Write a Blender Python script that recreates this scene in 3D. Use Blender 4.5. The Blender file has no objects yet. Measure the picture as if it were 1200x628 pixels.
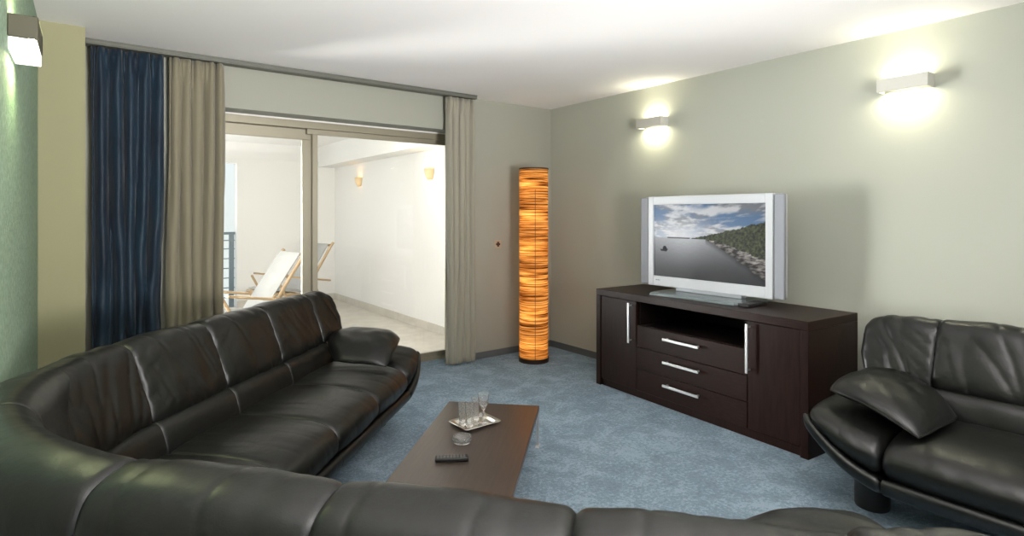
import bpy, bmesh, math, random
from mathutils import Vector, Matrix, noise
random.seed(7)
PI = math.pi
SC = bpy.context.scene
COL = SC.collection

# ------------------------------------------------------------------ camera, world, light, exposure
ANG = math.atan(500 / 672)                      # yaw of the view, right of +Y
cam_d = bpy.data.cameras.new('camera'); cam = bpy.data.objects.new('camera', cam_d); COL.objects.link(cam)
cam.location = (0, 0, 1.4); cam.rotation_euler = (PI / 2, 0, -ANG)
cam_d.sensor_width = 36; cam_d.lens = 36 * 672 / 1200; cam_d.shift_y = -62 / 1200; cam_d.clip_start = .05
SC.camera = cam
SC.view_settings.view_transform = 'Standard'; SC.view_settings.look = 'None'
SC.view_settings.gamma = 1; SC.view_settings.use_curve_mapping = False
SC.view_settings.exposure = 0.0
SKY = 1.5            # daylight
W = bpy.data.worlds.new('daylight'); SC.world = W; W.use_nodes = True
nt = W.node_tree; nt.nodes.clear()
o = nt.nodes.new('ShaderNodeOutputWorld'); b = nt.nodes.new('ShaderNodeBackground'); r = nt.nodes.new('ShaderNodeValToRGB')
tc = nt.nodes.new('ShaderNodeTexCoord'); sx = nt.nodes.new('ShaderNodeSeparateXYZ')
nt.links.new(tc.outputs['Generated'], sx.inputs[0]); nt.links.new(sx.outputs['Z'], r.inputs[0])
r.color_ramp.elements[0].position = .0; r.color_ramp.elements[0].color = (.62, .66, .66, 1)
r.color_ramp.elements[1].position = .5; r.color_ramp.elements[1].color = (.80, .90, 1.0, 1)
nt.links.new(r.outputs[0], b.inputs[0]); b.inputs[1].default_value = SKY; nt.links.new(b.outputs[0], o.inputs[0])

def area(name, loc, rot, sx_, sy_, energy, color=(1, 1, 1), portal=False, spread=None):
    l = bpy.data.lights.new(name, 'AREA'); l.shape = 'RECTANGLE'; l.size = sx_; l.size_y = sy_; l.energy = energy; l.color = color
    if spread: l.spread = spread
    ob = bpy.data.objects.new(name, l); COL.objects.link(ob); ob.location = loc; ob.rotation_euler = rot
    if portal: l.cycles.is_portal = True
    return ob
def aim(ob, target):
    ob.rotation_euler = (Vector(target) - ob.location).to_track_quat('-Z', 'Y').to_euler(); return ob
# daylight through the terrace openings, then an added fill lamp at the back
area('daylight_terrace_side', (-.95, 7.3, 1.35), (0, -PI / 2, 0), 2.0, 4.4, 20, (.98, .99, 1))
area('daylight_terrace_low', (-.95, 7.8, 1.15), (PI / 2 + .10, 0, PI + math.radians(35)), 1.6, 1.7, 68, (1, 1, 1), spread=math.radians(66))
area('daylight_terrace_end', (.5, 9.75, 1.3), (-PI / 2, 0, 0), 2.6, 1.9, 22, (.95, .98, 1))
aim(area('daylight_off_terrace_floor', (-.85, 6.7, .25), (0, 0, 0), 1.3, 1.3, 190, (1, .99, .97), spread=math.radians(85)), (1.9, 3.6, 2.75))
area('back_fill', (.1, -2.40, 1.45), (PI / 2 + .45, 0, -.2), 2.9, 1.7, 22, (1, .985, .96))  # added interior fill, set at a made-up back window
# uplighter: an added fill lamp with no fixture, behind the viewer, turned to the ceiling
aim(area('ceiling_fill', (1.25, -1.3, 1.2), (0, 0, 0), .9, .9, 225, (1, .985, .96), spread=math.radians(115)), (.6, 2.9, 4.9))

# ------------------------------------------------------------------ helpers
def MAT(name, col, rough=.5, metal=0, bump=None, colvar=None, spec=None, sheen=0, coat=0):
    m = bpy.data.materials.new(name); m.use_nodes = True; t = m.node_tree; p = t.nodes['Principled BSDF']
    p.inputs['Base Color'].default_value = (*col, 1); p.inputs['Roughness'].default_value = rough; p.inputs['Metallic'].default_value = metal
    if spec is not None: p.inputs['Specular IOR Level'].default_value = spec
    if sheen: p.inputs['Sheen Weight'].default_value = sheen
    if coat: p.inputs['Coat Weight'].default_value = coat; p.inputs['Coat Roughness'].default_value = .25
    c = t.nodes.new('ShaderNodeTexCoord')
    def nz(scale, det, stretch, rough_=.55):
        mp = t.nodes.new('ShaderNodeMapping'); t.links.new(c.outputs['Object'], mp.inputs[0]); mp.inputs['Scale'].default_value = stretch
        n = t.nodes.new('ShaderNodeTexNoise'); t.links.new(mp.outputs[0], n.inputs['Vector'])
        n.inputs['Scale'].default_value = scale; n.inputs['Detail'].default_value = det; n.inputs['Roughness'].default_value = rough_
        return n
    if bump:   # list of (scale, strength, distance, stretch)
        prev = None
        for (s, st, di, stretch) in bump:
            n = nz(s, 3, stretch); bb = t.nodes.new('ShaderNodeBump'); bb.inputs['Strength'].default_value = st; bb.inputs['Distance'].default_value = di
            t.links.new(n.outputs[0], bb.inputs['Height'])
            if prev: t.links.new(prev.outputs[0], bb.inputs['Normal'])
            prev = bb
        t.links.new(prev.outputs[0], p.inputs['Normal'])
    if colvar:  # list of (scale, stretch, col2, lo, hi, detail)
        src = None
        for (s, stretch, c2, lo, hi, det) in colvar:
            n = nz(s, det, stretch, .6); mr = t.nodes.new('ShaderNodeMapRange'); mr.inputs['From Min'].default_value = lo; mr.inputs['From Max'].default_value = hi
            t.links.new(n.outputs[0], mr.inputs['Value'])
            mx = t.nodes.new('ShaderNodeMix'); mx.data_type = 'RGBA'; t.links.new(mr.outputs[0], mx.inputs['Factor'])
            mx.inputs[6].default_value = (*col, 1); mx.inputs[7].default_value = (*c2, 1)
            if src: t.links.new(src, mx.inputs[6])
            src = mx.outputs[2]
        t.links.new(src, p.inputs['Base Color'])
    return m
def EMIT(name, col, s):
    m = bpy.data.materials.new(name); m.use_nodes = True; t = m.node_tree; t.nodes.clear()
    o = t.nodes.new('ShaderNodeOutputMaterial'); e = t.nodes.new('ShaderNodeEmission'); e.inputs[0].default_value = (*col, 1); e.inputs[1].default_value = s
    t.links.new(e.outputs[0], o.inputs[0]); return m

def mesh_obj(name, bm, mat, parent=None, smooth=True, bevel=0, angle=35):
    me = bpy.data.meshes.new(name); bmesh.ops.recalc_face_normals(bm, faces=bm.faces[:]); bm.to_mesh(me); bm.free()
    ob = bpy.data.objects.new(name, me); COL.objects.link(ob)
    for m in (mat if isinstance(mat, (list, tuple)) else [mat]): me.materials.append(m)
    if smooth:
        for p in me.polygons: p.use_smooth = True
        if angle < 180:
            me.set_sharp_from_angle(angle=math.radians(angle))
    if bevel:
        md = ob.modifiers.new('bevel', 'BEVEL'); md.width = bevel; md.segments = 3; md.limit_method = 'ANGLE'; md.angle_limit = math.radians(40); md.harden_normals = False
    if parent: ob.parent = parent
    return ob
def tag(ob, label, cat, group=None, kind=None):
    ob['label'] = label; ob['category'] = cat
    if group: ob['group'] = group
    if kind: ob['kind'] = kind
    return ob
def thing(name, label, cat, loc=(0, 0, 0), rz=0, group=None):
    ob = bpy.data.objects.new(name, None); COL.objects.link(ob); ob.location = loc; ob.rotation_euler = (0, 0, rz); ob.empty_display_size = .1
    return tag(ob, label, cat, group)
def box(bm, x0, x1, y0, y1, z0, z1, M=None):
    vs = [bm.verts.new((x, y, z)) for x in (x0, x1) for y in (y0, y1) for z in (z0, z1)]
    for f in ((0, 1, 3, 2), (4, 6, 7, 5), (0, 4, 5, 1), (2, 3, 7, 6), (0, 2, 6, 4), (1, 5, 7, 3)):
        bm.faces.new([vs[i] for i in f])
    if M: bmesh.ops.transform(bm, matrix=M, verts=vs)
    return vs
def B(name, mat, dims, parent=None, bevel=.003, **k):
    bm = bmesh.new(); box(bm, *dims); return mesh_obj(name, bm, mat, parent, bevel=bevel, **k)
def tube(bm, pts, r, seg=12, closed=False, cap=True, radii=None):
    rings = []; n = len(pts); pts = [Vector(p) for p in pts]; up = None
    for i, p in enumerate(pts):
        a = pts[i - 1] if (i > 0 or closed) else pts[0]; c = pts[(i + 1) % n] if (i < n - 1 or closed) else pts[-1]
        d = (c - a).normalized()
        if up is None:
            up = Vector((0, 0, 1)) if abs(d.z) < .9 else Vector((1, 0, 0))
        s = d.cross(up).normalized(); up = s.cross(d).normalized()
        rr = radii[i] if radii else r
        rings.append([bm.verts.new(p + s * math.cos(2 * PI * k / seg) * rr + up * math.sin(2 * PI * k / seg) * rr) for k in range(seg)])
    m = n if closed else n - 1
    for i in range(m):
        A, Bq = rings[i], rings[(i + 1) % n]
        for k in range(seg): bm.faces.new((A[k], A[(k + 1) % seg], Bq[(k + 1) % seg], Bq[k]))
    if cap and not closed: bm.faces.new(rings[0][::-1]); bm.faces.new(rings[-1])
def lathe(bm, prof, seg=32, loc=(0, 0, 0), close=True):
    rings = []
    for (r, z) in prof:
        rings.append([bm.verts.new((loc[0] + r * math.cos(2 * PI * k / seg), loc[1] + r * math.sin(2 * PI * k / seg), loc[2] + z)) for k in range(seg)])
    for A, Bq in zip(rings, rings[1:]):
        for k in range(seg): bm.faces.new((A[k], A[(k + 1) % seg], Bq[(k + 1) % seg], Bq[k]))
    if close:
        bm.faces.new(rings[0][::-1]); bm.faces.new(rings[-1])
def struct(name, bm, mat, **k):
    ob = mesh_obj(name, bm, mat, smooth=False, **k); ob['kind'] = 'structure'; return ob

# ------------------------------------------------------------------ materials
m_wall = MAT('wall_paint_beige', (.45, .46, .39), .85, bump=[(90, .12, .003, (1, 1, 1))])
m_wallw = MAT('wall_paint_greygreen', (.325, .325, .275), .85, bump=[(90, .12, .003, (1, 1, 1))])
m_pillar = MAT('pillar_paint_khaki', (.275, .262, .155), .85, bump=[(90, .1, .003, (1, 1, 1))])
m_green = MAT('wall_textured_green', (.17, .25, .17), .75, bump=[(75, .8, .012, (1, 1, .6))], colvar=[(60, (1, 1, .7), (.26, .345, .25), .4, .65, 3)])
m_ceil = MAT('ceiling_white', (.90, .87, .86), .9)
m_white = MAT('terrace_plaster', (.82, .80, .77), .9)
m_tile = MAT('terrace_tile', (.52, .48, .42), .55, colvar=[(6, (1, 1, 1), (.58, .54, .47), .4, .6, 2)])
m_base = MAT('skirting_greyblue', (.10, .115, .12), .6)
m_frame = MAT('window_frame_bronze', (.30, .27, .20), .4, .3)
m_frame_d = MAT('window_frame_dark', (.16, .15, .15), .45, .3)
m_leather = MAT('black_leather', (.004, .0043, .0036), .35, spec=.46, bump=[(340, .14, .0015, (1, 1, 1)), (22, .13, .012, (1, 1, 1))])
m_black = MAT('black_plastic', (.012, .012, .012), .4)
m_chrome = MAT('brushed_chrome', (.72, .72, .72), .34, .8)
m_wood = MAT('wenge_wood', (.0105, .0042, .003), .38, spec=.16, bump=[(40, .06, .002, (1, .12, 12))], colvar=[(9, (2, .25, 14), (.025, .010, .0065), .35, .7, 4)])
m_woodv = MAT('wenge_wood_upright', (.0105, .0042, .003), .38, spec=.16, bump=[(40, .06, .002, (6, 6, .2))], colvar=[(9, (6, 12, .5), (.023, .009, .006), .35, .7, 4)])
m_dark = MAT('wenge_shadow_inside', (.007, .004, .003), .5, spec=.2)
m_ttop = MAT('table_veneer', (.036, .028, .025), .30, spec=.55, bump=[(30, .03, .002, (14, .6, 1))], colvar=[(5, (16, .7, 1), (.062, .042, .032), .35, .68, 4)])
m_silver = MAT('silver_plastic', (.60, .62, .66), .35, .35)
m_silver_g = MAT('speaker_grille_silver', (.27, .28, .31), .5, .3, bump=[(700, .4, .002, (1, 1, 1))])
m_bezel = MAT('tv_bezel', (.62, .64, .67), .3, .1)
m_track = MAT('curtain_track_grey', (.13, .13, .11), .5)
m_teak = MAT('pale_teak', (.36, .25, .14), .55, colvar=[(14, (1, 1, 5), (.44, .31, .18), .4, .65, 3)])
m_canvas = MAT('white_canvas', (.33, .325, .31), .9, bump=[(220, .2, .002, (1, 1, 1))])
m_plaster = MAT('sconce_white_plaster', (.56, .55, .50), .7)
m_rail = MAT('railing_grey', (.16, .20, .23), .5, .4)

# carpet: mottled cut pile
def carpet():
    m = bpy.data.materials.new('blue_carpet'); m.use_nodes = True; t = m.node_tree; p = t.nodes['Principled BSDF']
    p.inputs['Roughness'].default_value = .95; p.inputs['Specular IOR Level'].default_value = .1
    p.inputs['Sheen Weight'].default_value = .35; p.inputs['Sheen Roughness'].default_value = .5
    c = t.nodes.new('ShaderNodeTexCoord')
    def N(s, d, r=.65, dist=0):
        n = t.nodes.new('ShaderNodeTexNoise'); n.inputs['Scale'].default_value = s; n.inputs['Detail'].default_value = d; n.inputs['Roughness'].default_value = r
        n.inputs['Distortion'].default_value = dist; t.links.new(c.outputs['Object'], n.inputs['Vector']); return n
    n1 = N(4.5, 10, .78, .5); n2 = N(55, 4, .75); n3 = N(230, 3, .7)
    a = t.nodes.new('ShaderNodeMath'); a.operation = 'MULTIPLY_ADD'; t.links.new(n2.outputs[0], a.inputs[0]); a.inputs[1].default_value = .85; t.links.new(n1.outputs[0], a.inputs[2])
    rp = t.nodes.new('ShaderNodeValToRGB'); t.links.new(a.outputs[0], rp.inputs[0]); e = rp.color_ramp.elements
    e[0].position = .72; e[0].color = (.11, .195, .29, 1); e[1].position = 1.13; e[1].color = (.32, .46, .57, 1)
    x = e.new(.93); x.color = (.195, .315, .42, 1)
    t.links.new(rp.outputs[0], p.inputs['Base Color'])
    b2 = t.nodes.new('ShaderNodeMath'); b2.operation = 'MULTIPLY_ADD'; t.links.new(n3.outputs[0], b2.inputs[0]); b2.inputs[1].default_value = .5; t.links.new(a.outputs[0], b2.inputs[2])
    bp = t.nodes.new('ShaderNodeBump'); bp.inputs['Strength'].default_value = .9; bp.inputs['Distance'].default_value = .03
    t.links.new(b2.outputs[0], bp.inputs['Height']); t.links.new(bp.outputs[0], p.inputs['Normal'])
    return m
m_carpet = carpet()
def glassy(name, tint=(1, 1, 1), rough=0.0, fac=None):
    """thin clear pane: straight transmission plus a fresnel reflection"""
    m = bpy.data.materials.new(name); m.use_nodes = True; t = m.node_tree; t.nodes.clear()
    o = t.nodes.new('ShaderNodeOutputMaterial'); mx = t.nodes.new('ShaderNodeMixShader'); tr = t.nodes.new('ShaderNodeBsdfTransparent'); g = t.nodes.new('ShaderNodeBsdfGlossy')
    tr.inputs[0].default_value = (*tint, 1); g.inputs['Roughness'].default_value = rough
    f = t.nodes.new('ShaderNodeFresnel'); f.inputs[0].default_value = 1.45
    t.links.new(f.outputs[0], mx.inputs[0]); t.links.new(tr.outputs[0], mx.inputs[1]); t.links.new(g.outputs[0], mx.inputs[2]); t.links.new(mx.outputs[0], o.inputs[0])
    return m
m_pane = glassy('window_glass', (.97, .98, .97))
m_glass = MAT('clear_glass', (1, 1, 1), .02); m_glass.node_tree.nodes['Principled BSDF'].inputs['Transmission Weight'].default_value = .90
m_glass.node_tree.nodes['Principled BSDF'].inputs['IOR'].default_value = 1.45

# ------------------------------------------------------------------ the room
ZC = 2.53; XR = 4.0; YW = 4.68; YB = -2.5
bm = bmesh.new(); box(bm, -1.7, 4.0, YB, YW, -.12, 0); box(bm, .5, 2.98, YW, 4.90, -.12, 0); fl = struct('floor', bm, m_carpet)
bm = bmesh.new(); box(bm, -1.9, 4.2, YB - .2, 4.98, ZC, ZC + .15); struct('ceiling', bm, m_ceil)
bm = bmesh.new(); box(bm, XR, XR + .2, YB - .2, YW + .3, -.12, ZC); struct('wall_right', bm, m_wall)
bm = bmesh.new()                                         # window wall: head, right jamb, left jamb widened unseen to block light between curtains
box(bm, .5, 2.98, YW, 4.98, 2.2, ZC); box(bm, 2.98, XR, YW, 4.98, -.12, ZC); box(bm, -.42, .5, YW, 4.98, -.12, ZC)
struct('wall_front', bm, m_wallw)
bm = bmesh.new(); box(bm, -.42, -.22, 2.38, YW, -.12, ZC); box(bm, -1.9, -.42, 2.38, 2.58, -.12, ZC); struct('wall_left', bm, m_green)
bm = bmesh.new(); box(bm, -1.9, -1.7, YB - .2, 2.38, -.12, ZC); struct('wall_side', bm, m_wall)
bm = bmesh.new(); box(bm, -.22, 0.0, 4.30, YW, 0, ZC); pil = struct('wall_pillar', bm, m_pillar)
bm = bmesh.new()                                         # back wall with an added, unseen window opening for the fill lamp
box(bm, -1.7, -1.5, YB - .2, YB, -.12, ZC); box(bm, 1.7, 4.0, YB - .2, YB, -.12, ZC); box(bm, -1.5, 1.7, YB - .2, YB, -.12, .5); box(bm, -1.5, 1.7, YB - .2, YB, 2.35, ZC)
struct('wall_back', bm, m_wall)
bm = bmesh.new()
for (x0, x1, z0, z1) in ((-1.5, 1.7, .5, .56), (-1.5, 1.7, 2.29, 2.35), (-1.5, -1.43, .56, 2.29), (1.63, 1.7, .56, 2.29), (.06, .14, .56, 2.29)): box(bm, x0, x1, YB - .14, YB - .08, z0, z1)
struct('window_added', bm, m_frame)  # unseen frame added around the fill lamp's opening
bm = bmesh.new(); box(bm, XR - .014, XR, YB, YW, 0, .062); struct('baseboard_right', bm, m_base)
bm = bmesh.new(); box(bm, 2.98, XR - .014, YW - .014, YW, 0, .062); struct('baseboard_front', bm, m_base)

# sliding terrace door, set back in the wall
Y0 = 4.93
door = bpy.data.objects.new('door_1', None); COL.objects.link(door); door.location = (1.5, Y0, 0); door['kind'] = 'structure'
def dpart(name, rects, mat, y0, y1, bevel=.004):
    bm = bmesh.new()
    for (x0, x1, z0, z1) in rects: box(bm, x0 - 1.5, x1 - 1.5, y0 - Y0, y1 - Y0, z0, z1)
    return mesh_obj(name, bm, mat, door, bevel=bevel)
dpart('outer_frame', [(.5, 2.98, 2.13, 2.2), (.5, .56, .035, 2.13), (2.92, 2.98, .035, 2.13), (.5, 2.98, 0, .035)], m_frame, 4.90, 5.00)
dpart('sliding_panel_frame', [(.56, 1.55, 2.04, 2.13), (.56, .64, .035, 2.04), (1.475, 1.55, .035, 2.04), (.56, 1.55, .035, .11)], m_frame, 4.955, 4.995)
dpart('fixed_panel_frame', [(1.50, 2.92, 2.085, 2.13), (2.85, 2.92, .035, 2.085), (1.545, 1.59, .035, 2.085), (1.545, 2.92, .035, .075)], m_frame, 4.91, 4.95)
dpart('glass_pane', [(.64, 1.475, .11, 2.04)], m_pane, 4.972, 4.976, 0)
dpart('glass_pane', [(1.59, 2.85, .075, 2.085)], m_pane, 4.928, 4.932, 0)
bm = bmesh.new(); box(bm, .5, 2.98, 4.885, 4.905, 2.188, 2.2); t1 = struct('trim_1', bm, m_white)

# terrace
bm = bmesh.new(); box(bm, -1.2, 3.6, 4.98, 9.9, -.14, -.02)
ft = struct('floor_terrace', bm, m_tile)
bm = bmesh.new(); box(bm, 3.4, 3.6, 4.98, 9.8, -.02, ZC); struct('wall_terrace_right', bm, m_white)
bm = bmesh.new(); box(bm, 1.87, 3.4, 9.6, 9.8, -.02, ZC); struct('wall_terrace_end', bm, m_white)
bm = bmesh.new(); box(bm, -1.2, 3.6, 4.98, 9.9, ZC, ZC + .15); struct('ceiling_terrace', bm, m_white)
bm = bmesh.new(); box(bm, 3.12, 3.4, 4.98, 9.6, 2.2, ZC); struct('trim_2', bm, m_white)      # concrete beam along the wall
bm = bmesh.new(); box(bm, -1.2, 1.87, 9.6, 9.8, 2.2, ZC); struct('trim_3', bm, m_white)      # beam over the open end
bm = bmesh.new(); box(bm, 3.388, 3.4, 4.98, 9.6, -.02, .08); box(bm, 1.87, 3.388, 9.588, 9.6, -.02, .08); struct('baseboard_terrace', bm, m_tile)
bm = bmesh.new(); box(bm, -.6, .5, 4.98, 5.1, -.02, ZC); box(bm, 2.98, 3.4, 4.98, 5.0, -.02, ZC); struct('wall_terrace_inner', bm, m_white)

def railing(x0, y0, x1, y1, label):
    L = math.hypot(x1 - x0, y1 - y0); t = thing('terrace_railing', label, 'railing', (x0, y0, -.02), math.atan2(y1 - y0, x1 - x0))
    bm = bmesh.new(); box(bm, 0, L, -.03, .03, 1.12, 1.16); mesh_obj('handrail', bm, m_rail, t, bevel=.006)
    n = max(2, round(L / 1.4) + 1)
    for i in range(n):
        x = .05 + (L - .1) * i / (n - 1); bm = bmesh.new(); box(bm, x - .035, x + .035, -.02, .02, 0, 1.12); mesh_obj('post', bm, m_rail, t, bevel=.004)
    for z in (.15, .3, .45, .6, .75, .9, 1.03):
        bm = bmesh.new(); tube(bm, [(0, 0, z), (L, 0, z)], .008, 8); mesh_obj('bar', bm, m_rail, t)
    return t
railing(-1.1, 9.7, 1.86, 9.7, 'grey metal railing with thin horizontal bars at the open end of the terrace')

# ------------------------------------------------------------------ curtains
def curtain(name, x0, x1, y, z0, z1, folds, amp, mat, seed, flare=0.0, crush=0, top_gather=.35):
    bm = bmesh.new(); nx = folds * 14; nz_ = 46; g = []
    rnd = random.Random(seed); ph = [rnd.uniform(-.8, .8) for _ in range(40)]; am = [rnd.uniform(.35, 1.35) for _ in range(40)]
    for j in range(nz_ + 1):
        k = j / nz_; z = z0 + (z1 - z0) * k; row = []
        for i in range(nx + 1):
            s = i / nx; fi = s * folds; w = int(fi) % 40; q = fi - int(fi); A = am[w] * (1 - q) + am[(w + 1) % 40] * q
            drift = .95 * noise.noise(Vector((s * 3 + seed, k * 1.3, 0))) * (1 - k)
            a = 2 * PI * (fi + drift) + ph[w] * (1 - q) + ph[(w + 1) % 40] * q
            env = (1 - top_gather * k ** 6)
            wv = math.sin(a) + .28 * math.sin(2 * a + 1.3)
            dy = min(amp * 1.0, max(-amp * 1.0, amp * A * wv * env)) + .012 * noise.noise(Vector((s * 25 + seed, k * 3, 1)))
            if crush: dy += crush * noise.noise(Vector((s * 7 + seed, k * 9, 3))) * (1 - k) ** 1.2 * 2
            if j > nz_ - 3: dy += .012 * math.sin(a * 2.5)
            xx = x0 + (x1 - x0) * s + (x1 - x0) * flare * (s - .5) * (1 - k) + amp * .35 * math.cos(a) * env
            row.append(bm.verts.new((xx, y + dy, z)))
        g.append(row)
    for j in range(nz_):
        for i in range(nx): bm.faces.new((g[j][i], g[j][i + 1], g[j + 1][i + 1], g[j + 1][i]))
    ob = mesh_obj(name, bm, mat, angle=180); md = ob.modifiers.new('thickness', 'SOLIDIFY'); md.thickness = .004
    return ob
m_cblue = MAT('blue_satin', (.009, .026, .046), .55, spec=.28, sheen=.1, bump=[(14, .35, .02, (1, 1, .5))], colvar=[(5, (3, 3, .35), (.006, .013, .026), .4, .65, 3)])
m_cbeige = MAT('beige_curtain_cloth', (.195, .172, .115), .8, sheen=.2, bump=[(300, .2, .001, (1, 1, 1))])
m_cgrey = MAT('greige_curtain_cloth', (.29, .27, .215), .8, sheen=.2, bump=[(300, .2, .001, (1, 1, 1))])
tag(curtain('curtain', .02, .424, 4.588, .02, 2.49, 5, .036, m_cblue, 3, -.05, .05, .5), 'crumpled dark blue satin curtain hanging next to the khaki pillar', 'curtain')
tag(curtain('curtain', .456, .80, 4.588, .02, 2.49, 5, .038, m_cbeige, 11, .06), 'beige curtain in close folds hanging beside the dark blue one', 'curtain')
tag(curtain('curtain', 2.66, 2.96, 4.585, .02, 2.49, 5, .034, m_cgrey, 23, .0), 'greige curtain at the right edge of the terrace door', 'curtain')
bm = bmesh.new(); box(bm, 0.0, 2.97, 4.545, 4.63, 2.495, ZC - .0005); box(bm, 0, 2.97, 4.538, 4.545, 2.500, 2.508); box(bm, 0, 2.97, 4.538, 4.545, 2.520, ZC - .0005)
tag(mesh_obj('curtain_track', bm, m_track, bevel=.003), 'long grey double curtain track fixed to the ceiling along the window wall', 'curtain track')

# ------------------------------------------------------------------ wall lamps
m_bulb = EMIT('lamp_glow', (1, .95, .75), 12)
def sconce(loc, rz, label, power, spot_col=(1, .95, .70), d=.105, mat=None, diffuser=False):
    """local: wall plane at x=0, front towards -x, length along y"""
    t = thing('wall_lamp', label, 'wall lamp', loc, rz)
    h = .040; w = .135
    bm = bmesh.new(); box(bm, -d, -d + .012, -w, w, -h, h); box(bm, -d + .012, 0, -w, -w + .012, -h, h); box(bm, -d + .012, 0, w - .012, w, -h, h)
    bmesh.ops.remove_doubles(bm, verts=bm.verts[:], dist=1e-5)
    mesh_obj('shade', bm, mat or m_plaster, t, bevel=.004)
    B('mounting_plate', m_plaster, (-.014, 0, -w + .03, w - .03, -.03, .03), t, .002)
    bm = bmesh.new(); tube(bm, [(-.055, -.075, 0), (-.055, .075, 0)], .010, 12); mesh_obj('lamp_tube', bm, m_bulb, t)
    if diffuser: B('diffuser', EMIT('diffuser_glow', (.97, 1, .86), 2.2), (-d + .004, -.002, -w + .006, w - .006, -h - .045, -h - .001), t, .003)
    for sgn in (1, -1):
        l = bpy.data.lights.new('sconce_light', 'AREA'); l.shape = 'RECTANGLE'; l.size = .08; l.size_y = .2; l.energy = power * (1.15 if sgn < 0 else .75); l.color = spot_col; l.spread = math.radians(175)
        ob = bpy.data.objects.new('sconce_light', l); COL.objects.link(ob); ob.parent = t; ob.location = (-.055, 0, (.03 if not diffuser or sgn > 0 else .095) * sgn)
        ob.rotation_euler = (PI if sgn > 0 else 0, 0, 0)
    return t
sconce((XR, 3.27, 2.20), 0, 'glowing white box wall lamp above the left end of the television', 2.2)
sconce((XR, 1.355, 2.19), 0, 'glowing white box wall lamp above the right hand sofa', 2.2)
sconce((-.22, 2.80, 2.07), PI, 'glowing box wall lamp on the green textured wall', 2.6, (.90, 1, .50), .085, MAT('sconce_shaded', (.05, .045, .025), .6), True)  # shade on the unlit end face is put into the dark colour

def bowl_lamp(y, z, label):
    t = thing('terrace_lamp', label, 'wall lamp', (3.4, y, z))
    bm = bmesh.new(); n = 12; rings = []
    for (r, zz) in ((.085, .07), (.08, .02), (.06, -.04), (.035, -.07)):
        rings.append([bm.verts.new((-r * math.sin(PI * k / n) - .001, r * math.cos(PI * k / n), zz)) for k in range(n + 1)])
    for a_, b_ in zip(rings, rings[1:]):
        for k in range(n): bm.faces.new((a_[k], a_[k + 1], b_[k + 1], b_[k]))
    ob = mesh_obj('shade', bm, MAT('amber_glass_shade', (.85, .62, .35), .6), t); md = ob.modifiers.new('thickness', 'SOLIDIFY'); md.thickness = .004
    bm = bmesh.new(); lathe(bm, [(.002, -.03), (.022, -.02), (.026, .01), (.018, .03), (.002, .04)], 14, (-.035, 0, .0)); mesh_obj('bulb', bm, EMIT('amber_glow', (1, .6, .2), 30), t)
    return t
bowl_lamp(8.49, 1.91, 'small amber bowl wall lamp on the terrace wall, the farther one near the corner')
bowl_lamp(6.23, 1.90, 'small amber bowl wall lamp on the terrace wall, the nearer one beside the curtain')

# thermostat plate
t = thing('wall_switch', 'small square brown and beige switch plate on the wall beside the floor lamp', 'switch', (3.30, YW, 1.11))
B('cover_plate', MAT('switch_beige', (.42, .33, .24), .4), (-.04, .04, -.010, 0, -.04, .04), t, .003)
bm = bmesh.new(); box(bm, -.024, .024, -.017, -.010, -.010, .010); box(bm, -.010, .010, -.0175, -.010, -.024, .024); mesh_obj('rocker', bm, MAT('switch_brown', (.03, .015, .01), .4), t, bevel=.001)

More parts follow.
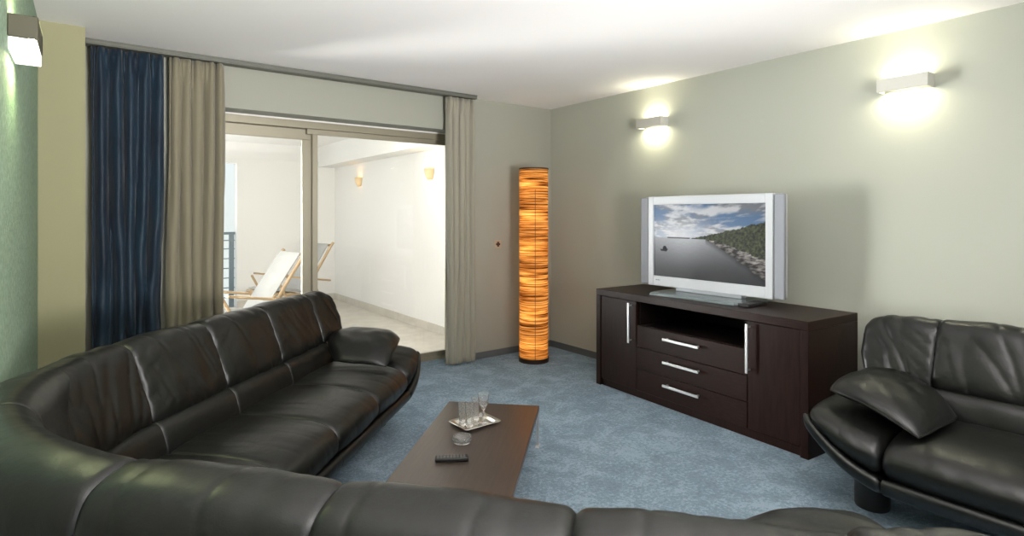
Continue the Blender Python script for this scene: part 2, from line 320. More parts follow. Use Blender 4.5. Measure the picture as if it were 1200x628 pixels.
# ------------------------------------------------------------------ terrace deck chairs
def deck_chair(loc, rz, label):
    """faces local +x; y = width"""
    t = thing('deck_chair', label, 'deck chair', loc, rz, 'folding teak deck chairs on the terrace')
    w = .27
    top = Vector((-.50, 0, 1.00)); hip = Vector((-.10, 0, .34)); knee = Vector((.42, 0, .42))
    for s in (-1, 1):
        bm = bmesh.new(); tube(bm, [(hip.x + .07, s * w, hip.z - .1), (hip.x, s * w, hip.z), ((hip.x + top.x) / 2 + .02, s * w, (hip.z + top.z) / 2), (top.x, s * w, top.z), (top.x - .035, s * w, top.z + .035)], .019, 8); mesh_obj('back_post', bm, m_teak, t)
        bm = bmesh.new(); tube(bm, [(hip.x - .06, s * w, hip.z), (knee.x, s * w, knee.z)], .018, 8); mesh_obj('seat_rail', bm, m_teak, t)
        bm = bmesh.new(); box(bm, -.36, .40, s * (w + .04) - .03, s * (w + .04) + .03, .57, .595, Matrix.Rotation(-.16, 4, 'Y')); mesh_obj('armrest', bm, m_teak, t, bevel=.008)
        bm = bmesh.new(); tube(bm, [(.34, s * (w + .035), .615), (.02, s * (w + .035), .02)], .017, 8); mesh_obj('leg', bm, m_teak, t)
        bm = bmesh.new(); tube(bm, [(-.16, s * (w + .035), .60), (-.42, s * (w + .035), .02)], .017, 8); mesh_obj('leg', bm, m_teak, t)
        bm = bmesh.new(); tube(bm, [(.12, s * (w + .0), .40), (.46, s * (w + .0), .02)], .017, 8); mesh_obj('leg', bm, m_teak, t)
        bm = bmesh.new(); tube(bm, [(-.46, s * (w + .02), .035), (.50, s * (w + .02), .035)], .016, 8); mesh_obj('foot_rail', bm, m_teak, t)
    bm = bmesh.new(); tube(bm, [(top.x, -w, top.z), (top.x, w, top.z)], .017, 8); mesh_obj('top_rail', bm, m_teak, t)
    bm = bmesh.new(); tube(bm, [(knee.x, -w, knee.z), (knee.x, w, knee.z)], .017, 8); mesh_obj('front_rail', bm, m_teak, t)
    bm = bmesh.new()
    for i in range(9):
        x = knee.x - .04 - i * .055; box(bm, x - .02, x + .02, -w, w, .35 + (x + .1) * .154, .362 + (x + .1) * .154)
    mesh_obj('seat_slats', bm, m_teak, t)
    def cushion(name, p0, p1, off, n=18):
        bm = bmesh.new(); d = (p1 - p0); nn = Vector((-d.z, 0, d.x)).normalized(); nn = nn if nn.z * 0 + nn.dot(Vector((1, 0, 1))) > 0 else -nn
        top_, bot = [], []
        for i in range(n + 1):
            k = i / n; rt, rb = [], []
            for j in range(9):
                q = j / 8 * 2 - 1; e = max(0, 1 - abs(q) ** 6) ** .5 * max(0, 1 - abs(2 * k - 1) ** 12) ** .5
                th = .006 + .026 * e * (1 - .28 * abs(math.sin(k * PI * 5)) ** 8 * 1)
                c = p0 + d * k + Vector((0, q * (w - .03), 0)) + nn * off
                rt.append(bm.verts.new(c + nn * th)); rb.append(bm.verts.new(c - nn * th * .5))
            top_.append(rt); bot.append(rb)
        for i in range(n):
            for j in range(8):
                bm.faces.new((top_[i][j], top_[i + 1][j], top_[i + 1][j + 1], top_[i][j + 1])); bm.faces.new((bot[i][j], bot[i][j + 1], bot[i + 1][j + 1], bot[i + 1][j]))
            for j in (0, 8): bm.faces.new((top_[i][j], bot[i][j], bot[i + 1][j], top_[i + 1][j]))
        for i in (0, n):
            for j in range(8): bm.faces.new((top_[i][j], top_[i][j + 1], bot[i][j + 1], bot[i][j]))
        mesh_obj(name, bm, m_canvas, t)
    cushion('back_cushion', hip + Vector((.03, 0, .03)), top, .03)
    cushion('seat_cushion', hip + Vector((.02, 0, .02)), knee, .035)
    return t
deck_chair((1.33, 6.40, -.02), math.radians(190), 'folding teak deck chair with white cushion, the nearer one left of the door stile')
deck_chair((2.20, 8.05, -.02), math.radians(196), 'folding teak deck chair with white cushion, the farther one by the terrace corner')

# ------------------------------------------------------------------ floor lamp
t = thing('floor_lamp', 'tall glowing cylinder floor lamp of woven orange strips in the room corner', 'floor lamp', (3.46, 4.30, 0))
def strips():
    m = bpy.data.materials.new('orange_veneer_strips'); m.use_nodes = True; q = m.node_tree; q.nodes.clear()
    o = q.nodes.new('ShaderNodeOutputMaterial'); c = q.nodes.new('ShaderNodeTexCoord'); mp = q.nodes.new('ShaderNodeMapping'); q.links.new(c.outputs['Object'], mp.inputs[0]); mp.inputs['Scale'].default_value = (1.6, 1.6, 62)
    n = q.nodes.new('ShaderNodeTexNoise'); n.inputs['Scale'].default_value = 1.5; n.inputs['Detail'].default_value = 5; n.inputs['Roughness'].default_value = .62; n.inputs['Distortion'].default_value = .6; q.links.new(mp.outputs[0], n.inputs['Vector'])
    r = q.nodes.new('ShaderNodeValToRGB'); q.links.new(n.outputs[0], r.inputs[0]); e = r.color_ramp.elements
    e[0].position = .36; e[0].color = (.07, .022, .006, 1); e[1].position = .68; e[1].color = (1, .74, .34, 1)
    x = e.new(.48); x.color = (.50, .20, .05, 1); x = e.new(.58); x.color = (.92, .48, .15, 1)
    tr = q.nodes.new('ShaderNodeBsdfTranslucent'); df = q.nodes.new('ShaderNodeBsdfDiffuse'); mx = q.nodes.new('ShaderNodeMixShader'); mx.inputs[0].default_value = .35
    q.links.new(r.outputs[0], tr.inputs[0]); q.links.new(r.outputs[0], df.inputs[0]); q.links.new(tr.outputs[0], mx.inputs[1]); q.links.new(df.outputs[0], mx.inputs[2]); q.links.new(mx.outputs[0], o.inputs[0])
    return m
bm = bmesh.new(); R = .138; seg = 64; rows = 90; g = []
for j in range(rows + 1):
    z = .035 + (1.845 - .035) * j / rows
    g.append([bm.verts.new(((R + .004 * noise.noise(Vector((math.cos(2 * PI * k / seg) * 2, math.sin(2 * PI * k / seg) * 2, z * 30)))) * math.cos(2 * PI * k / seg), (R + .004 * noise.noise(Vector((math.cos(2 * PI * k / seg) * 2, math.sin(2 * PI * k / seg) * 2, z * 30)))) * math.sin(2 * PI * k / seg), z)) for k in range(seg)])
for j in range(rows):
    for k in range(seg): bm.faces.new((g[j][k], g[j][(k + 1) % seg], g[j + 1][(k + 1) % seg], g[j + 1][k]))
mesh_obj('lamp_shade', bm, strips(), t, angle=180)
bm = bmesh.new(); lathe(bm, [(.125, 0), (.145, 0), (.145, .04), (.125, .04)], 48); mesh_obj('base', bm, MAT('lamp_base_brown', (.025, .010, .006), .45), t)
m_rib = MAT('lamp_seam_brown', (.06, .022, .006), .6)
bm = bmesh.new(); lathe(bm, [(R + .001, 1.835), (R + .004, 1.835), (R + .004, 1.85), (R - .004, 1.85), (R - .004, 1.835)], 48, close=False); mesh_obj('top_ring', bm, m_rib, t)
bm = bmesh.new()
for a_ in (-2.15, .0, 2.1):
    tube(bm, [((R + .003) * math.cos(a_), (R + .003) * math.sin(a_), .04), ((R + .003) * math.cos(a_), (R + .003) * math.sin(a_), 1.64)], .0025, 6)
mesh_obj('seam', bm, m_rib, t)
bm = bmesh.new(); tube(bm, [(0, 0, .04), (0, 0, 1.72)], .008, 8); mesh_obj('pole', bm, m_chrome, t)
for i in range(6):
    z = .16 + i * .308
    bm = bmesh.new(); lathe(bm, [(.002, -.03), (.018, -.024), (.026, 0), (.018, .022), (.002, .028)], 12, (.03, 0, z)); mesh_obj('bulb', bm, EMIT('warm_bulb', (1, .75, .4), 5), t)
    l = bpy.data.lights.new('bulb_light', 'POINT'); l.energy = .8; l.color = (1, .74, .40); l.shadow_soft_size = .035
    ob = bpy.data.objects.new('bulb_light', l); COL.objects.link(ob); ob.parent = t; ob.location = (-.045, -.02, z)

# ------------------------------------------------------------------ sideboard (local: x along the front from the far end, y = 0 front, +y towards the wall)
A0 = Vector((3.41, 3.41)); B0 = Vector((3.31, 1.615)); rz = math.atan2((B0 - A0).y, (B0 - A0).x)
SL = (B0 - A0).length; SD = .56
sb = thing('sideboard', 'long dark wenge sideboard with two doors and three drawers under the television', 'sideboard', (A0.x, A0.y, 0), rz)
B('top_panel', m_wood, (0, SL, 0, SD, .738, .79), sb, .003)
B('side_panel', m_woodv, (0, .05, .0, SD, 0, .7375), sb); B('side_panel', m_woodv, (SL - .05, SL, .0, SD, 0, .7375), sb)
B('plinth', m_woodv, (.051, SL - .051, .02, .05, 0, .055), sb)
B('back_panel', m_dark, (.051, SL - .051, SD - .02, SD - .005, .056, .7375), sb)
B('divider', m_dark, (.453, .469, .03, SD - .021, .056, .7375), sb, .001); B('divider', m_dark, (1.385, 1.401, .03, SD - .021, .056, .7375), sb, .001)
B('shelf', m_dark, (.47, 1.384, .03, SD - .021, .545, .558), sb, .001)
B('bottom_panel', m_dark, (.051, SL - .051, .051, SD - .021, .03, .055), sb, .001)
def handle(parent, p0, p1, out=-.035):
    bm = bmesh.new(); p0 = Vector(p0); p1 = Vector(p1); d = (p1 - p0).normalized(); q = Vector((0, out, 0))
    s = .009; lo = Vector((min(p0.x, p1.x) - s, out - .005, min(p0.z, p1.z) - s)); hi = Vector((max(p0.x, p1.x) + s, out + .005, max(p0.z, p1.z) + s))
    box(bm, lo.x, hi.x, lo.y, hi.y, lo.z, hi.z)
    for p in (p0 + d * .012, p1 - d * .012): box(bm, p.x - .006, p.x + .006, out + .005, .0, p.z - .006, p.z + .006)
    return mesh_obj('handle', bm, m_chrome, parent, bevel=.002)
for (x0, x1, hx) in ((.055, .449, .405), (1.405, SL - .055, 1.425)):
    dd = B('door', m_woodv, (x0, x1, .008, .027, .06, .735), sb, .002); handle(dd, (hx, 0, .425), (hx, 0, .715))
for i in range(3):
    z0 = .06 + i * .1665; dd = B('drawer', m_wood, (.453, 1.401, .006, .027, z0, z0 + .163), sb, .002); handle(dd, (.755, 0, z0 + .112), (1.05, 0, z0 + .112))

# ------------------------------------------------------------------ television (local: x away from viewer, y along the screen)
tv = thing('television', 'silver flat television with side speakers showing a rocky bay, on the sideboard', 'television', (3.70, 2.55, .79))
TZ = .79
B('body', m_silver, (-.005, .045, -.59, .59, .055, .755), tv, .012)
def ring(name, mat, x0, x1, ya, yb, za, zb, ia, ib, ja, jb, bev=.004):
    bm = bmesh.new(); box(bm, x0, x1, ya, ia, za, zb); box(bm, x0, x1, ib, yb, za, zb); box(bm, x0, x1, ia, ib, za, ja); box(bm, x0, x1, ia, ib, jb, zb)
    return mesh_obj(name, bm, mat, tv, bevel=bev)
bz = ring('bezel', m_bezel, -.034, -.006, -.525, .525, .048, .757, -.474, .474, .126, .692)
for (ya, yb) in ((-.602, -.530), (.530, .61)):
    B('speaker', m_silver_g, (-.026, .0, ya, yb, .05, .752), tv, .008)
scr_n = 210; scr_m = 126
def screen_col(u, v):
    """u left to right, v bottom to top: a bay under broken cloud with a wooded headland on the right"""
    def F(x, y, s, o=5, sd=0): return noise.fractal(Vector((x * s, y * s, sd)), .9, 2.1, o)
    horiz = .545; aspect = 1.68
    # headland upper edge
    if u > .36: top = horiz + max(0, (u - .36)) ** 1.2 * .40 + .018 * F(u * 3, 0, 7, 3, 4)
    else: top = horiz + (.008 if .14 < u else 0)
    # shoreline (lower edge of land)
    shore = horiz - .012 - max(0, u - .50) ** 1.12 * 1.02 * (1 + .06 * F(u, 0, 16, 3, 8)) if u > .5 else horiz - .008 - (.004 if u > .14 else 0)
    rock_top = shore + max(0, u - .5) * .50 + .012 * F(u, v, 18, 3, 2)
    if v > top:      # sky
        k = (v - horiz) / (1 - horiz); per = 1.0 / (.34 + k * .9)
        c = F((u - .30) * per * 2.0, per * 1.5, 1.3, 6, 1); c2 = F((u - .30) * per * 2.2, per * 2.0, 2.4, 5, 9)
        cl = min(1, max(0, .66 + 1.5 * c + .6 * c2)); sh = min(1, max(0, .45 - 2.4 * c2 + .3 * c))
        blue = (.16 - .05 * k, .27 - .06 * k, .43 - .05 * k); wh = (.72, .74, .76); gy = (.17, .19, .22)
        cloud = [wh[i] * (1 - .85 * sh) + gy[i] * .85 * sh for i in range(3)]
        cc = [blue[i] * (1 - cl) + cloud[i] * cl for i in range(3)]
        glow = math.exp(-((u - .28) ** 2) / .07 - (k - .1) ** 2 / .12) * .75
        vig = 1 - .45 * abs(u - .3) * k
        return [min(1, (x * (1 - glow) + .95 * glow) * vig) for x in cc]
    if v > rock_top and u > .36 and v > shore:   # trees
        n = F(u * 1.6, v, 28, 5, 3); n2 = F(u, v, 60, 3, 6)
        l = max(0, .26 + .55 * n + .35 * n2); k = .35 + .65 * min(1, (v - shore) * 4)
        return [.13 * l + .010, .15 * l + .014, .06 * l + .008]
    if v > shore and u > .14:   # rocks
        n = F(u * 1.2, v * 2.2, 17, 5, 5); h_ = min(1, max(0, (v - shore) / max(.001, rock_top - shore))); l = min(1, max(.04, .36 + .9 * n)) * (.25 + .9 * h_)
        if u < .5: l = .12
        return [.62 * l, .57 * l, .52 * l]
    k = v / horiz        # water
    b = .035 + .30 * k ** 2.0 + .26 * math.exp(-((u - .30) ** 2) / .05) * k ** 1.6
    rip = 1 + .10 * F(u * 2, v * 14, 9, 3, 2)
    edge = min(1, max(0, (shore - v) * 14)) if u > .5 else 1
    b *= rip * (.35 + .65 * edge)
    return [b * .96, b * .99, b * 1.03]
bm = bmesh.new(); cl = bm.loops.layers.float_color.new('picture'); W_, H_ = .952, .570; g = []
for j in range(scr_m + 1):
    g.append([bm.verts.new((0, W_ / 2 - W_ * i / scr_n, H_ * j / scr_m)) for i in range(scr_n + 1)])
cols = [[screen_col(i / scr_n, j / scr_m) for i in range(scr_n + 1)] for j in range(scr_m + 1)]
for j in range(scr_m):
    for i in range(scr_n):
        f = bm.faces.new((g[j][i], g[j][i + 1], g[j + 1][i + 1], g[j + 1][i]))
        for lp, (jj, ii) in zip(f.loops, ((j, i), (j, i + 1), (j + 1, i + 1), (j + 1, i))): lp[cl] = (*cols[jj][ii], 1)
box_v = []
m_scr = bpy.data.materials.new('tv_picture'); m_scr.use_nodes = True; q = m_scr.node_tree; p = q.nodes['Principled BSDF']
at = q.nodes.new('ShaderNodeAttribute'); at.attribute_name = 'picture'; q.links.new(at.outputs['Color'], p.inputs['Emission Color']); p.inputs['Emission Strength'].default_value = .80
p.inputs['Base Color'].default_value = (.01, .01, .012, 1); p.inputs['Roughness'].default_value = .25
me = bpy.data.meshes.new('screen'); bm.to_mesh(me); bm.free(); scr = bpy.data.objects.new('screen', me); COL.objects.link(scr); me.materials.append(m_scr); scr.parent = tv; scr.location = (-.022, 0, .124)
# the small boat on the picture, flat like the picture
bm = bmesh.new(); X_ = -.0225
def poly(pts): bm.faces.new([bm.verts.new((X_, .476 - .952 * u_, .124 + .57 * v_)) for (u_, v_) in pts])
poly([(.065, .385), (.075, .355), (.13, .35), (.147, .385), (.12, .392), (.09, .38)]); poly([(.092, .38), (.092, .41), (.13, .415), (.135, .388)]); poly([(.098, .41), (.10, .425), (.122, .428), (.125, .414)])
mesh_obj('picture_boat', bm, MAT('picture_dark', (.02, .022, .03), .6), tv, smooth=False)
# foot
bm = bmesh.new()
for (pts, z0, z1) in (([(-.22, -.36), (.14, -.40), (.14, .40), (-.22, .36)], .0, .018),):
    lo = [bm.verts.new((x, y, z0)) for x, y in pts]; hi = [bm.verts.new((x * .97, y * .985, z1)) for x, y in pts]
    bm.faces.new(lo[::-1]); bm.faces.new(hi)
    for i in range(4): bm.faces.new((lo[i], lo[(i + 1) % 4], hi[(i + 1) % 4], hi[i]))
mesh_obj('foot', bm, MAT('tv_foot_grey', (.22, .26, .27), .18, .3), tv, bevel=.004)
B('foot_end_block', m_black, (-.20, .02, -.455, -.375, 0, .022), tv, .004)  # plain dark block at the foot's right end
B('neck', m_silver, (.0, .06, -.28, .28, .0185, .056), tv, .004)
bm = bmesh.new()
for i, (y0, w_) in enumerate(((.447, .010), (.434, .007), (.424, .009), (.412, .006))): box(bm, -.0352, -.0342, y0 - w_, y0, .090, .099 if i % 2 == 0 else .097)
mesh_obj('maker_mark', bm, MAT('mark_grey', (.25, .26, .3), .5), tv, smooth=False)
# small black block at the right of the foot
# ------------------------------------------------------------------ coffee table (furniture stands at 45 degrees)
F45 = -PI / 4
def UV(u, v, z=0): return Vector(((u + v) / 2 ** .5, (v - u) / 2 ** .5, z))
c = UV(-.625, 2.80); TH = .24
tb = thing('coffee_table', 'low dark brown coffee table with chrome legs on the blue carpet', 'coffee table', (c.x, c.y, 0), F45)
tw, tl = .283, .68
B('tabletop', m_ttop, (-tw, tw, -tl, tl, TH - .028, TH), tb, .003)
B('apron', m_wood, (-tw + .03, tw - .03, -tl + .03, tl - .03, TH - .055, TH - .0285), tb, .002)
for sx_ in (-1, 1):
    for sy_ in (-1, 1):
        bm = bmesh.new(); x = sx_ * (tw - .009); y = sy_ * (tl - .02)
        box(bm, x - .008, x + .008, y - .015, y + .015, 0.006, TH - .0285); box(bm, x - .012, x + .012, y - .03, y + .03, 0, .006)
        mesh_obj('leg', bm, m_chrome, tb, bevel=.002)

# tray with lips
cc = math.radians(90 - math.degrees(ANG))
def camxy(lat, d): return Vector((d * math.sin(ANG) + lat * math.cos(ANG), d * math.cos(ANG) - lat * math.sin(ANG), 0))
tc_ = camxy(-.207, 3.195)
tr_t = thing('serving_tray', 'rectangular silver tray holding drinking glasses on the coffee table', 'tray', (tc_.x, tc_.y, TH), -ANG + math.radians(38))
bm = bmesh.new()
def rr(x, y, r, n=5):
    out = []
    for (cx, cy, a0) in ((x - r, y - r, 0), (-x + r, y - r, PI / 2), (-x + r, -y + r, PI), (x - r, -y + r, 1.5 * PI)):
        for k in range(n + 1): a = a0 + PI / 2 * k / n; out.append((cx + r * math.cos(a), cy + r * math.sin(a)))
    return out
prev = None
for (x, y, z) in ((.085, .062, .0015), (.088, .065, .002), (.098, .075, .013), (.118, .092, .016), (.120, .094, .014), (.099, .076, .010), (.089, .066, 0)):
    rg = [bm.verts.new((p_[0], p_[1], z)) for p_ in rr(x, y, .018)]
    if prev:
        for k in range(len(rg)): bm.faces.new((prev[k], prev[(k + 1) % len(rg)], rg[(k + 1) % len(rg)], rg[k]))
    else: bm.faces.new(rg)
    prev = rg
bm.faces.new(prev[::-1]); mesh_obj('dish', bm, MAT('polished_silver', (.78, .76, .72), .12, 1), tr_t)
def glass(name, prof_out, prof_in, lat, d, label, z=TH + .003, cat='glass'):
    p_ = camxy(lat, d); bm = bmesh.new(); seg = 28
    prof = prof_out + prof_in[::-1]; rings = []
    for (r, zz) in prof: rings.append([bm.verts.new((r * math.cos(2 * PI * k / seg), r * math.sin(2 * PI * k / seg), zz)) for k in range(seg)])
    for a_, b_ in zip(rings, rings[1:]):
        for k in range(seg): bm.faces.new((a_[k], a_[(k + 1) % seg], b_[(k + 1) % seg], b_[k]))
    bm.faces.new(rings[0][::-1]); bm.faces.new(rings[-1])
    ob = mesh_obj(name, bm, m_glass, angle=50); ob.location = (p_.x, p_.y, z); return tag(ob, label, cat, 'glasses on the tray')
tum_o = [(.018, 0), (.020, .004), (.0215, .07), (.0245, .128)]; tum_i = [(.002, .014), (.0175, .016), (.0195, .07), (.0228, .128)]
glass('tumbler', tum_o, tum_i, -.272, 3.155, 'tall clear tumbler at the left end of the silver tray')
glass('tumbler', tum_o, tum_i, -.232, 3.135, 'tall clear tumbler at the front corner of the silver tray')
glass('tumbler', tum_o, tum_i, -.205, 3.235, 'tall clear tumbler right behind the goblet on the silver tray')
gob_o = [(.032, 0), (.032, .003), (.008, .008), (.0045, .02), (.0045, .075), (.010, .085), (.026, .115), (.033, .17)]
gob_i = [(.001, .086), (.008, .09), (.0245, .117), (.0315, .17)]
glass('goblet', gob_o, gob_i, -.158, 3.175, 'stemmed clear goblet at the right side of the silver tray', cat='glass')
# ashtray
p_ = camxy(-.255, 2.93)
bm = bmesh.new(); lathe(bm, [(.040, 0), (.046, .003), (.050, .014), (.050, .030), (.047, .033), (.041, .031), (.038, .014), (.034, .010), (.002, .009)], 40)
for k in range(3):
    pass
ash = mesh_obj('ashtray', bm, m_glass, angle=50); ash.location = (p_.x, p_.y, TH); tag(ash, 'round clear glass ashtray between the tray and the remote control', 'ashtray')
# remote
p_ = camxy(-.285, 2.715)
rm = thing('remote_control', 'small black remote control lying on the coffee table', 'remote control', (p_.x, p_.y, TH), -ANG + math.radians(6))
B('case', m_black, (-.078, .078, -.024, .024, 0, .018), rm, .005)
bm = bmesh.new()
for i in range(9):
    for j in range(3): x = -.065 + i * .0155; y = -.014 + j * .014; box(bm, x - .005, x + .005, y - .004, y + .004, .018, .0205)
mesh_obj('buttons', bm, MAT('button_grey', (.12, .12, .115), .5), rm, bevel=.001)

# ------------------------------------------------------------------ leather sofas
# profiles in (w, z): w = 0 under the crest of the back, growing towards the seat front
def smooth_closed(pts, n=6):
    """closed Catmull-Rom through the points"""
    out = []; N = len(pts)
    for i in range(N):
        p0, p1, p2, p3 = pts[i - 1], pts[i], pts[(i + 1) % N], pts[(i + 2) % N]
        for k in range(n):
            t_ = k / n
            out.append(tuple(.5 * (2 * p1[a] + (p2[a] - p0[a]) * t_ + (2 * p0[a] - 5 * p1[a] + 4 * p2[a] - p3[a]) * t_ ** 2 + (3 * p1[a] - p0[a] - 3 * p2[a] + p3[a]) * t_ ** 3) for a in (0, 1)))
    return out
P_BACK = smooth_closed([(.00, .870), (.05, .862), (.085, .825), (.115, .75), (.150, .66), (.172, .585), (.165, .548), (.12, .545), (.05, .56), (-.03, .60), (-.085, .68), (-.105, .77), (-.075, .845)], 10)
P_LUMB = smooth_closed([(.170, .556), (.205, .538), (.225, .49), (.235, .43), (.21, .39), (.12, .38), (.06, .45), (.07, .53), (.11, .552)], 5)
P_SEAT = smooth_closed([(.20, .425), (.32, .436), (.46, .437), (.60, .425), (.70, .395), (.745, .345), (.74, .285), (.69, .252), (.55, .245), (.35, .25), (.20, .27), (.17, .35)])
P_SHELL = smooth_closed([(-.07, .70), (-.03, .60), (.05, .50), (.12, .36), (.16, .22), (.10, .13), (.0, .115), (-.10, .13), (-.125, .22), (-.125, .42), (-.112, .62)], 5)
P_RAIL = smooth_closed([(.10, .24), (.50, .245), (.68, .245), (.745, .262), (.765, .235), (.745, .195), (.66, .17), (.40, .15), (.10, .14)], 5)

def loft(name, prof, s_rng, frame, parent, n=22, rnd=.028, mat=None, wrinkle=0, seed=0, bounds=None, zfun=None, wfun=None, puff=0.0):
    """sweep a closed profile from s0 to s1; ends round over; bounds(w, z) may give per-vertex (s0, s1)"""
    s0, s1 = s_rng; bm = bmesh.new(); m = len(prof)
    nrm = []
    for i in range(m):
        a_ = Vector(prof[i - 1]); b_ = Vector(prof[(i + 1) % m]); d = (b_ - a_); nrm.append(Vector((-d.y, d.x)).normalized())
    area_ = sum(prof[i][0] * prof[(i + 1) % m][1] - prof[(i + 1) % m][0] * prof[i][1] for i in range(m))
    if area_ > 0: nrm = [-x for x in nrm]
    L = abs(s1 - s0); ks = []
    e = [0, .12, .3, .55, .85, 1.3, 2.0]          # end rounding stations, in units of rnd
    st = [x * rnd / L for x in e]; mid = [st[-1] + (1 - 2 * st[-1]) * i / n for i in range(1, n)]
    ks = st + mid + [1 - x for x in st[::-1]]
    rings = []
    for k in ks:
        ring_ = []
        dist = min(k, 1 - k) * L / rnd; ins = rnd * (1 - math.sqrt(max(0, 1 - (1 - min(1, dist)) ** 2)))
        for i, (w, z) in enumerate(prof):
            a0, a1 = bounds(w, z) if bounds else (s0, s1)
            s = a0 + (a1 - a0) * k
            off = -ins + puff * math.sin(PI * k) ** .6
            if wrinkle:
                ed = min(k, 1 - k) * L; sd = -1 if k < .5 else 1
                near_ = math.exp(-(ed / .11) ** 2)
                t_ = z - .5 * w
                p_ = t_ + sd * ed * .9                      # creases fan away from the seams
                n1 = 1 - abs(noise.noise(Vector((p_ * 11 + seed, (s + t_ * .3) * 2.5, seed)))) * 2.6
                q_ = s + .35 * t_
                n2 = 1 - abs(noise.noise(Vector((q_ * 13 + seed * 2, t_ * 2.4, 5.5)))) * 2.2
                off -= wrinkle * (max(0, n1) ** 2 * near_ * .55 + max(0, n2) ** 2 * .75)
                off += wrinkle * .8 * noise.noise(Vector((s * 9 + seed, w * 5, z * 5)))
            ww = w + nrm[i].x * off; zz = z + nrm[i].y * off
            if wfun: ww = wfun(s, ww, zz)
            if zfun: zz = zfun(s, ww, zz)
            ring_.append(bm.verts.new(frame(s, ww, zz)))
        rings.append(ring_)
    for A, Bq in zip(rings, rings[1:]):
        for i in range(m): bm.faces.new((A[i], A[(i + 1) % m], Bq[(i + 1) % m], Bq[i]))
    for rg, fl_ in ((rings[0], True), (rings[-1], False)):
        c_ = bm.verts.new(sum((v.co for v in rg), Vector()) / m)
        for i in range(m): bm.faces.new((rg[i], rg[(i + 1) % m], c_))
    return mesh_obj(name, bm, mat or m_leather, parent, angle=75)

def straight(o_, d_, n_):
    o_, d_, n_ = Vector(o_), Vector(d_), Vector(n_)
    return lambda s, w, z: Vector((o_.x + d_.x * s + n_.x * w, o_.y + d_.y * s + n_.y * w, z))

def end_unit(parent, frame, s0, sg, seed, lift=0):
    """end of a run: narrower back cap, rising arm with pillow; sg = +1 if s grows outwards"""
    S = lambda x: s0 + sg * x
    def cap_z(s, w, z):
        k = max(0, sg * (s - s0)) / .34; return z - .10 * max(0, k - .45) ** 2 * (z - .3) / .5 * 1.3
    def cap_b(w, z):
        far = .345 if z > .7 else .345 - (.7 - z) * .30
        return (S(-.008), S(far))
    loft('back_cushion', P_BACK, (S(-.008), S(.345)), frame, parent, 30, .034, wrinkle=.008, seed=seed, bounds=cap_b, zfun=cap_z)
    # arm: the seat line sweeps up and outwards, its underside faster than its top
    AW = .345
    def arm_z(s, w, z):
        k = max(0, sg * (s - s0)) / AW; up = min(1, max(0, (z - .245) / .19)); return z + (.155 * k ** 1.6) * (1 - up) + (.062 * k) * up
    def arm_w(s, w, z):
        k = max(0, sg * (s - s0)) / AW; return w - .10 * max(0, k - .35) ** 2 * (w > .4)
    loft('armrest', P_SEAT, (S(.012), S(AW)), frame, parent, 20, .05, wrinkle=.003, seed=seed + 1, zfun=arm_z, wfun=arm_w)
    def rail_z(s, w, z):
        k = max(0, sg * (s - s0)) / AW; return z + .175 * k ** 1.6
    loft('base_rail', P_RAIL, (S(.004), S(AW + .02)), frame, parent, 16, .03, seed=seed + 2, zfun=rail_z, wfun=arm_w)
    loft('back_panel', P_SHELL, (S(.002), S(.30)), frame, parent, 6, .03)
    # pillow, lying from the seat up over the arm
    def mid(a_, b_):       # a_ inner -> outer, b_ back -> front
        s = .075 + .215 * a_ * (1 - .10 * abs(b_) ** 4) + .02 * b_
        w = .40 + .055 * max(0, -a_) + .235 * b_ * (1 - .12 * abs(a_) ** 4) * (1 - .28 * max(0, -a_)) - .03 * a_ * (b_ > 0) * b_
        z = .524 + lift + .050 * a_ + .034 * (1 - a_ * a_) - .030 * max(0, b_) ** 2 + .01 * max(0, -b_)
        return s, w, z
    bm = bmesh.new(); nx, ny = 36, 36; T, Bo = [], []
    for i in range(nx + 1):
        a_ = -math.cos(PI * i / nx); rt, rb = [], []
        for j in range(ny + 1):
            b_ = -math.cos(PI * j / ny)
            e_ = (max(0, 1 - abs(a_) ** 3.2) * max(0, 1 - abs(b_) ** 3.2)) ** .5; s, w, zc = mid(a_, b_)
            wr = e_ * (.004 * math.sin(a_ * 7 + b_ * 11 + seed) * (.4 + .6 * abs(b_)) + .006 * noise.noise(Vector((a_ * 3 + seed, b_ * 3, 0))))
            rt.append(bm.verts.new(frame(S(s), w, zc + .054 * e_ + wr))); rb.append(bm.verts.new(frame(S(s), w, zc - .048 * e_)))
        T.append(rt); Bo.append(rb)
    for i in range(nx):
        for j in range(ny):
            bm.faces.new((T[i][j], T[i + 1][j], T[i + 1][j + 1], T[i][j + 1])); bm.faces.new((Bo[i][j], Bo[i][j + 1], Bo[i + 1][j + 1], Bo[i + 1][j]))
    bmesh.ops.remove_doubles(bm, verts=bm.verts[:], dist=.0004)
    pl = mesh_obj('arm_pillow', bm, m_leather, parent, angle=75)
    # piping round the pillow
    pts = []; N4 = 16
    for k in range(4 * N4):
        q_ = k / N4; f_ = (q_ % 1) * 2 - 1; e4 = int(q_)
        a_, b_ = ((f_, -1), (1, f_), (-f_, 1), (-1, -f_))[e4]
        s, w, zc = mid(a_, b_); pts.append(frame(S(s), w, zc))
    bm = bmesh.new(); tube(bm, pts, .0045, 6, closed=True); mesh_obj('piping', bm, m_leather, pl)

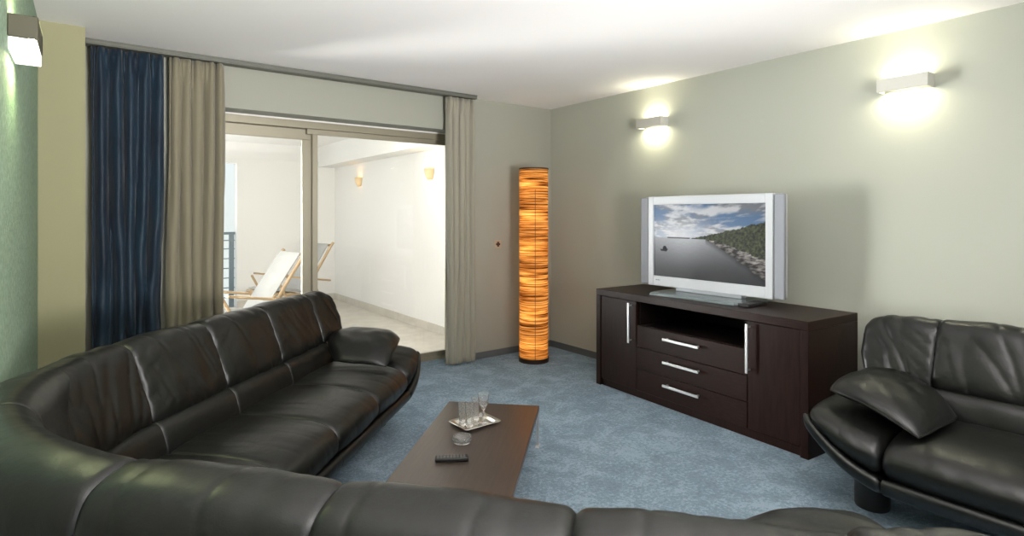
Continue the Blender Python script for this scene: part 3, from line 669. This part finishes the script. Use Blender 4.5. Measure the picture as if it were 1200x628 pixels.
def leg(parent, frame, s, w, h=.20, r=.062):
    p = frame(s, w, 0); bm = bmesh.new(); lathe(bm, [(r * .96, 0), (r, .01), (r, h - .01), (r * .98, h)], 28, (p.x, p.y, 0)); mesh_obj('leg', bm, m_black, parent)
def run(parent, frame, seams, seed, fold=.0065):
    for i, (a_, b_) in enumerate(zip(seams, seams[1:])):
        loft('back_cushion', P_BACK, (a_ - .009, b_ + .009), frame, parent, 52, .032, wrinkle=fold, seed=seed + i * 3.1, puff=.012)
        loft('lumbar_cushion', P_LUMB, (a_ - .005, b_ + .005), frame, parent, 20, .018, wrinkle=.003, seed=seed + i, puff=.005)
        loft('seat_cushion', P_SEAT, (a_ - .010, b_ + .010), frame, parent, 32, .036, wrinkle=.003, seed=seed + 5 + i, puff=.012)
        loft('base_rail', P_RAIL, (a_, b_), frame, parent, 4, .003)
    loft('back_panel', P_SHELL, (seams[0], seams[-1]), frame, parent, 10, .01)

# corner sofa: works in (u, v) turned 45 degrees to the room
root = thing('corner_sofa', 'large black leather corner sofa wrapping around the coffee table in the foreground', 'sofa', (0, 0, 0), F45)
UL = -1.95; VN = 1.078; RC = 1.02
TA = math.radians(86); CU = UL + RC; CV = VN + RC * math.sin(TA)
left = straight((UL, 0), (0, 1), (1, 0)); near = straight((CU - RC * math.cos(TA), VN), (math.sin(TA), -math.cos(TA)), (math.cos(TA), math.sin(TA)))
run(root, left, [CV, 2.57, 3.07, 3.57], 1)
end_unit(root, left, 3.57, 1, 2)
run(root, near, [0, .50, .965, 1.43], 20, .004)
e_ = near(1.43, .022, 0)                          # the end piece stands a little turned to the run
near_end_ = straight((e_.x, e_.y), (math.cos(math.radians(2)), math.sin(math.radians(2))), (-math.sin(math.radians(2)), math.cos(math.radians(2))))
near_end = lambda s, w, z: near_end_(s - 1.43, w, z + (.014 if z > .5 else 0))
end_unit(root, near_end, 1.43, 1, 31, .038)
def corner(s, w, z):      # s: 0 at the left run, 90 at the near run (degrees)
    a_ = math.radians(s); r_ = RC - w; return Vector((CU - r_ * math.cos(a_), CV - r_ * math.sin(a_), z))
def front_k(w, z):        # 0 at crest and behind, 1 at the bottom of the cushion face
    return 0 if w < .03 else min(1, max(0, (.84 - z) / .28))
SC_ = 57.3
def cl(name, prof, a0, a1, **k):
    # arcs use degrees; scale rounding accordingly
    rnd_ = k.pop('rnd', .022) * SC_
    return loft(name, prof, (a0, a1), corner, root, rnd=rnd_, **k)
# (loft insets by rnd, so use a wrapper frame that keeps metres for the profile)
def arc_frame(s, w, z): return corner(s * SC_, w, z)
def A_(x): return x / SC_
loft('back_cushion', P_BACK, (A_(0), A_(40)), arc_frame, root, 48, .026, wrinkle=.0075, seed=41, bounds=lambda w, z: (A_(-.5), A_(22.6 + 21 * front_k(w, z))), puff=.004)
loft('back_cushion', P_BACK, (A_(22), A_(45)), arc_frame, root, 24, .008, wrinkle=.002, seed=43, bounds=lambda w, z: (A_(21.6 + 21 * front_k(w, z)), A_(45.4)), puff=.012)
loft('back_cushion', P_BACK, (A_(44.6), A_(86.6)), arc_frame, root, 40, .022, wrinkle=.003, seed=47, puff=.014)
loft('lumbar_cushion', P_LUMB, (A_(-.4), A_(45.3)), arc_frame, root, 14, .016, wrinkle=.002, seed=4)
loft('lumbar_cushion', P_LUMB, (A_(45.4), A_(86)), arc_frame, root, 14, .012, wrinkle=.002, seed=5)
loft('seat_cushion', P_SEAT, (A_(-.8), A_(46)), arc_frame, root, 22, .032, wrinkle=.0025, seed=8, puff=.012)
loft('seat_cushion', P_SEAT, (A_(45.2), A_(86)), arc_frame, root, 16, .022, wrinkle=.0025, seed=9, puff=.004)
loft('base_rail', P_RAIL, (A_(0), A_(86)), arc_frame, root, 24, .003)
loft('back_panel', P_SHELL, (A_(0), A_(86)), arc_frame, root, 24, .01)
# piping along the lower edge of the corner back
bm = bmesh.new(); tube(bm, [corner(86 * i / 30, -.122, .60 - .02 * math.sin(PI * i / 30)) for i in range(31)], .005, 6); mesh_obj('piping', bm, m_leather, root)
for f_, s_ in ((left, 3.66), (left, 2.3), (near, 1.52), (near, .25)):
    leg(root, f_, s_, .50, .19); leg(root, f_, s_, .06, .14)

# straight sofa against the television wall
rs = thing('leather_sofa', 'black leather sofa with rounded arm against the wall beside the sideboard', 'sofa', (3.50, 1.03, 0), 0)
rf = straight((0, 0), (0, -1), (-1, 0))          # s runs towards the camera side, w away from the wall
run(rs, rf, [0, .56, 1.12, 1.68], 60)
end_unit(rs, rf, 0, -1, 71); end_unit(rs, rf, 1.68, 1, 75)
for s_ in (-.15, 1.83):
    leg(rs, rf, s_, .46, .21, .075); leg(rs, rf, s_, .06, .14)
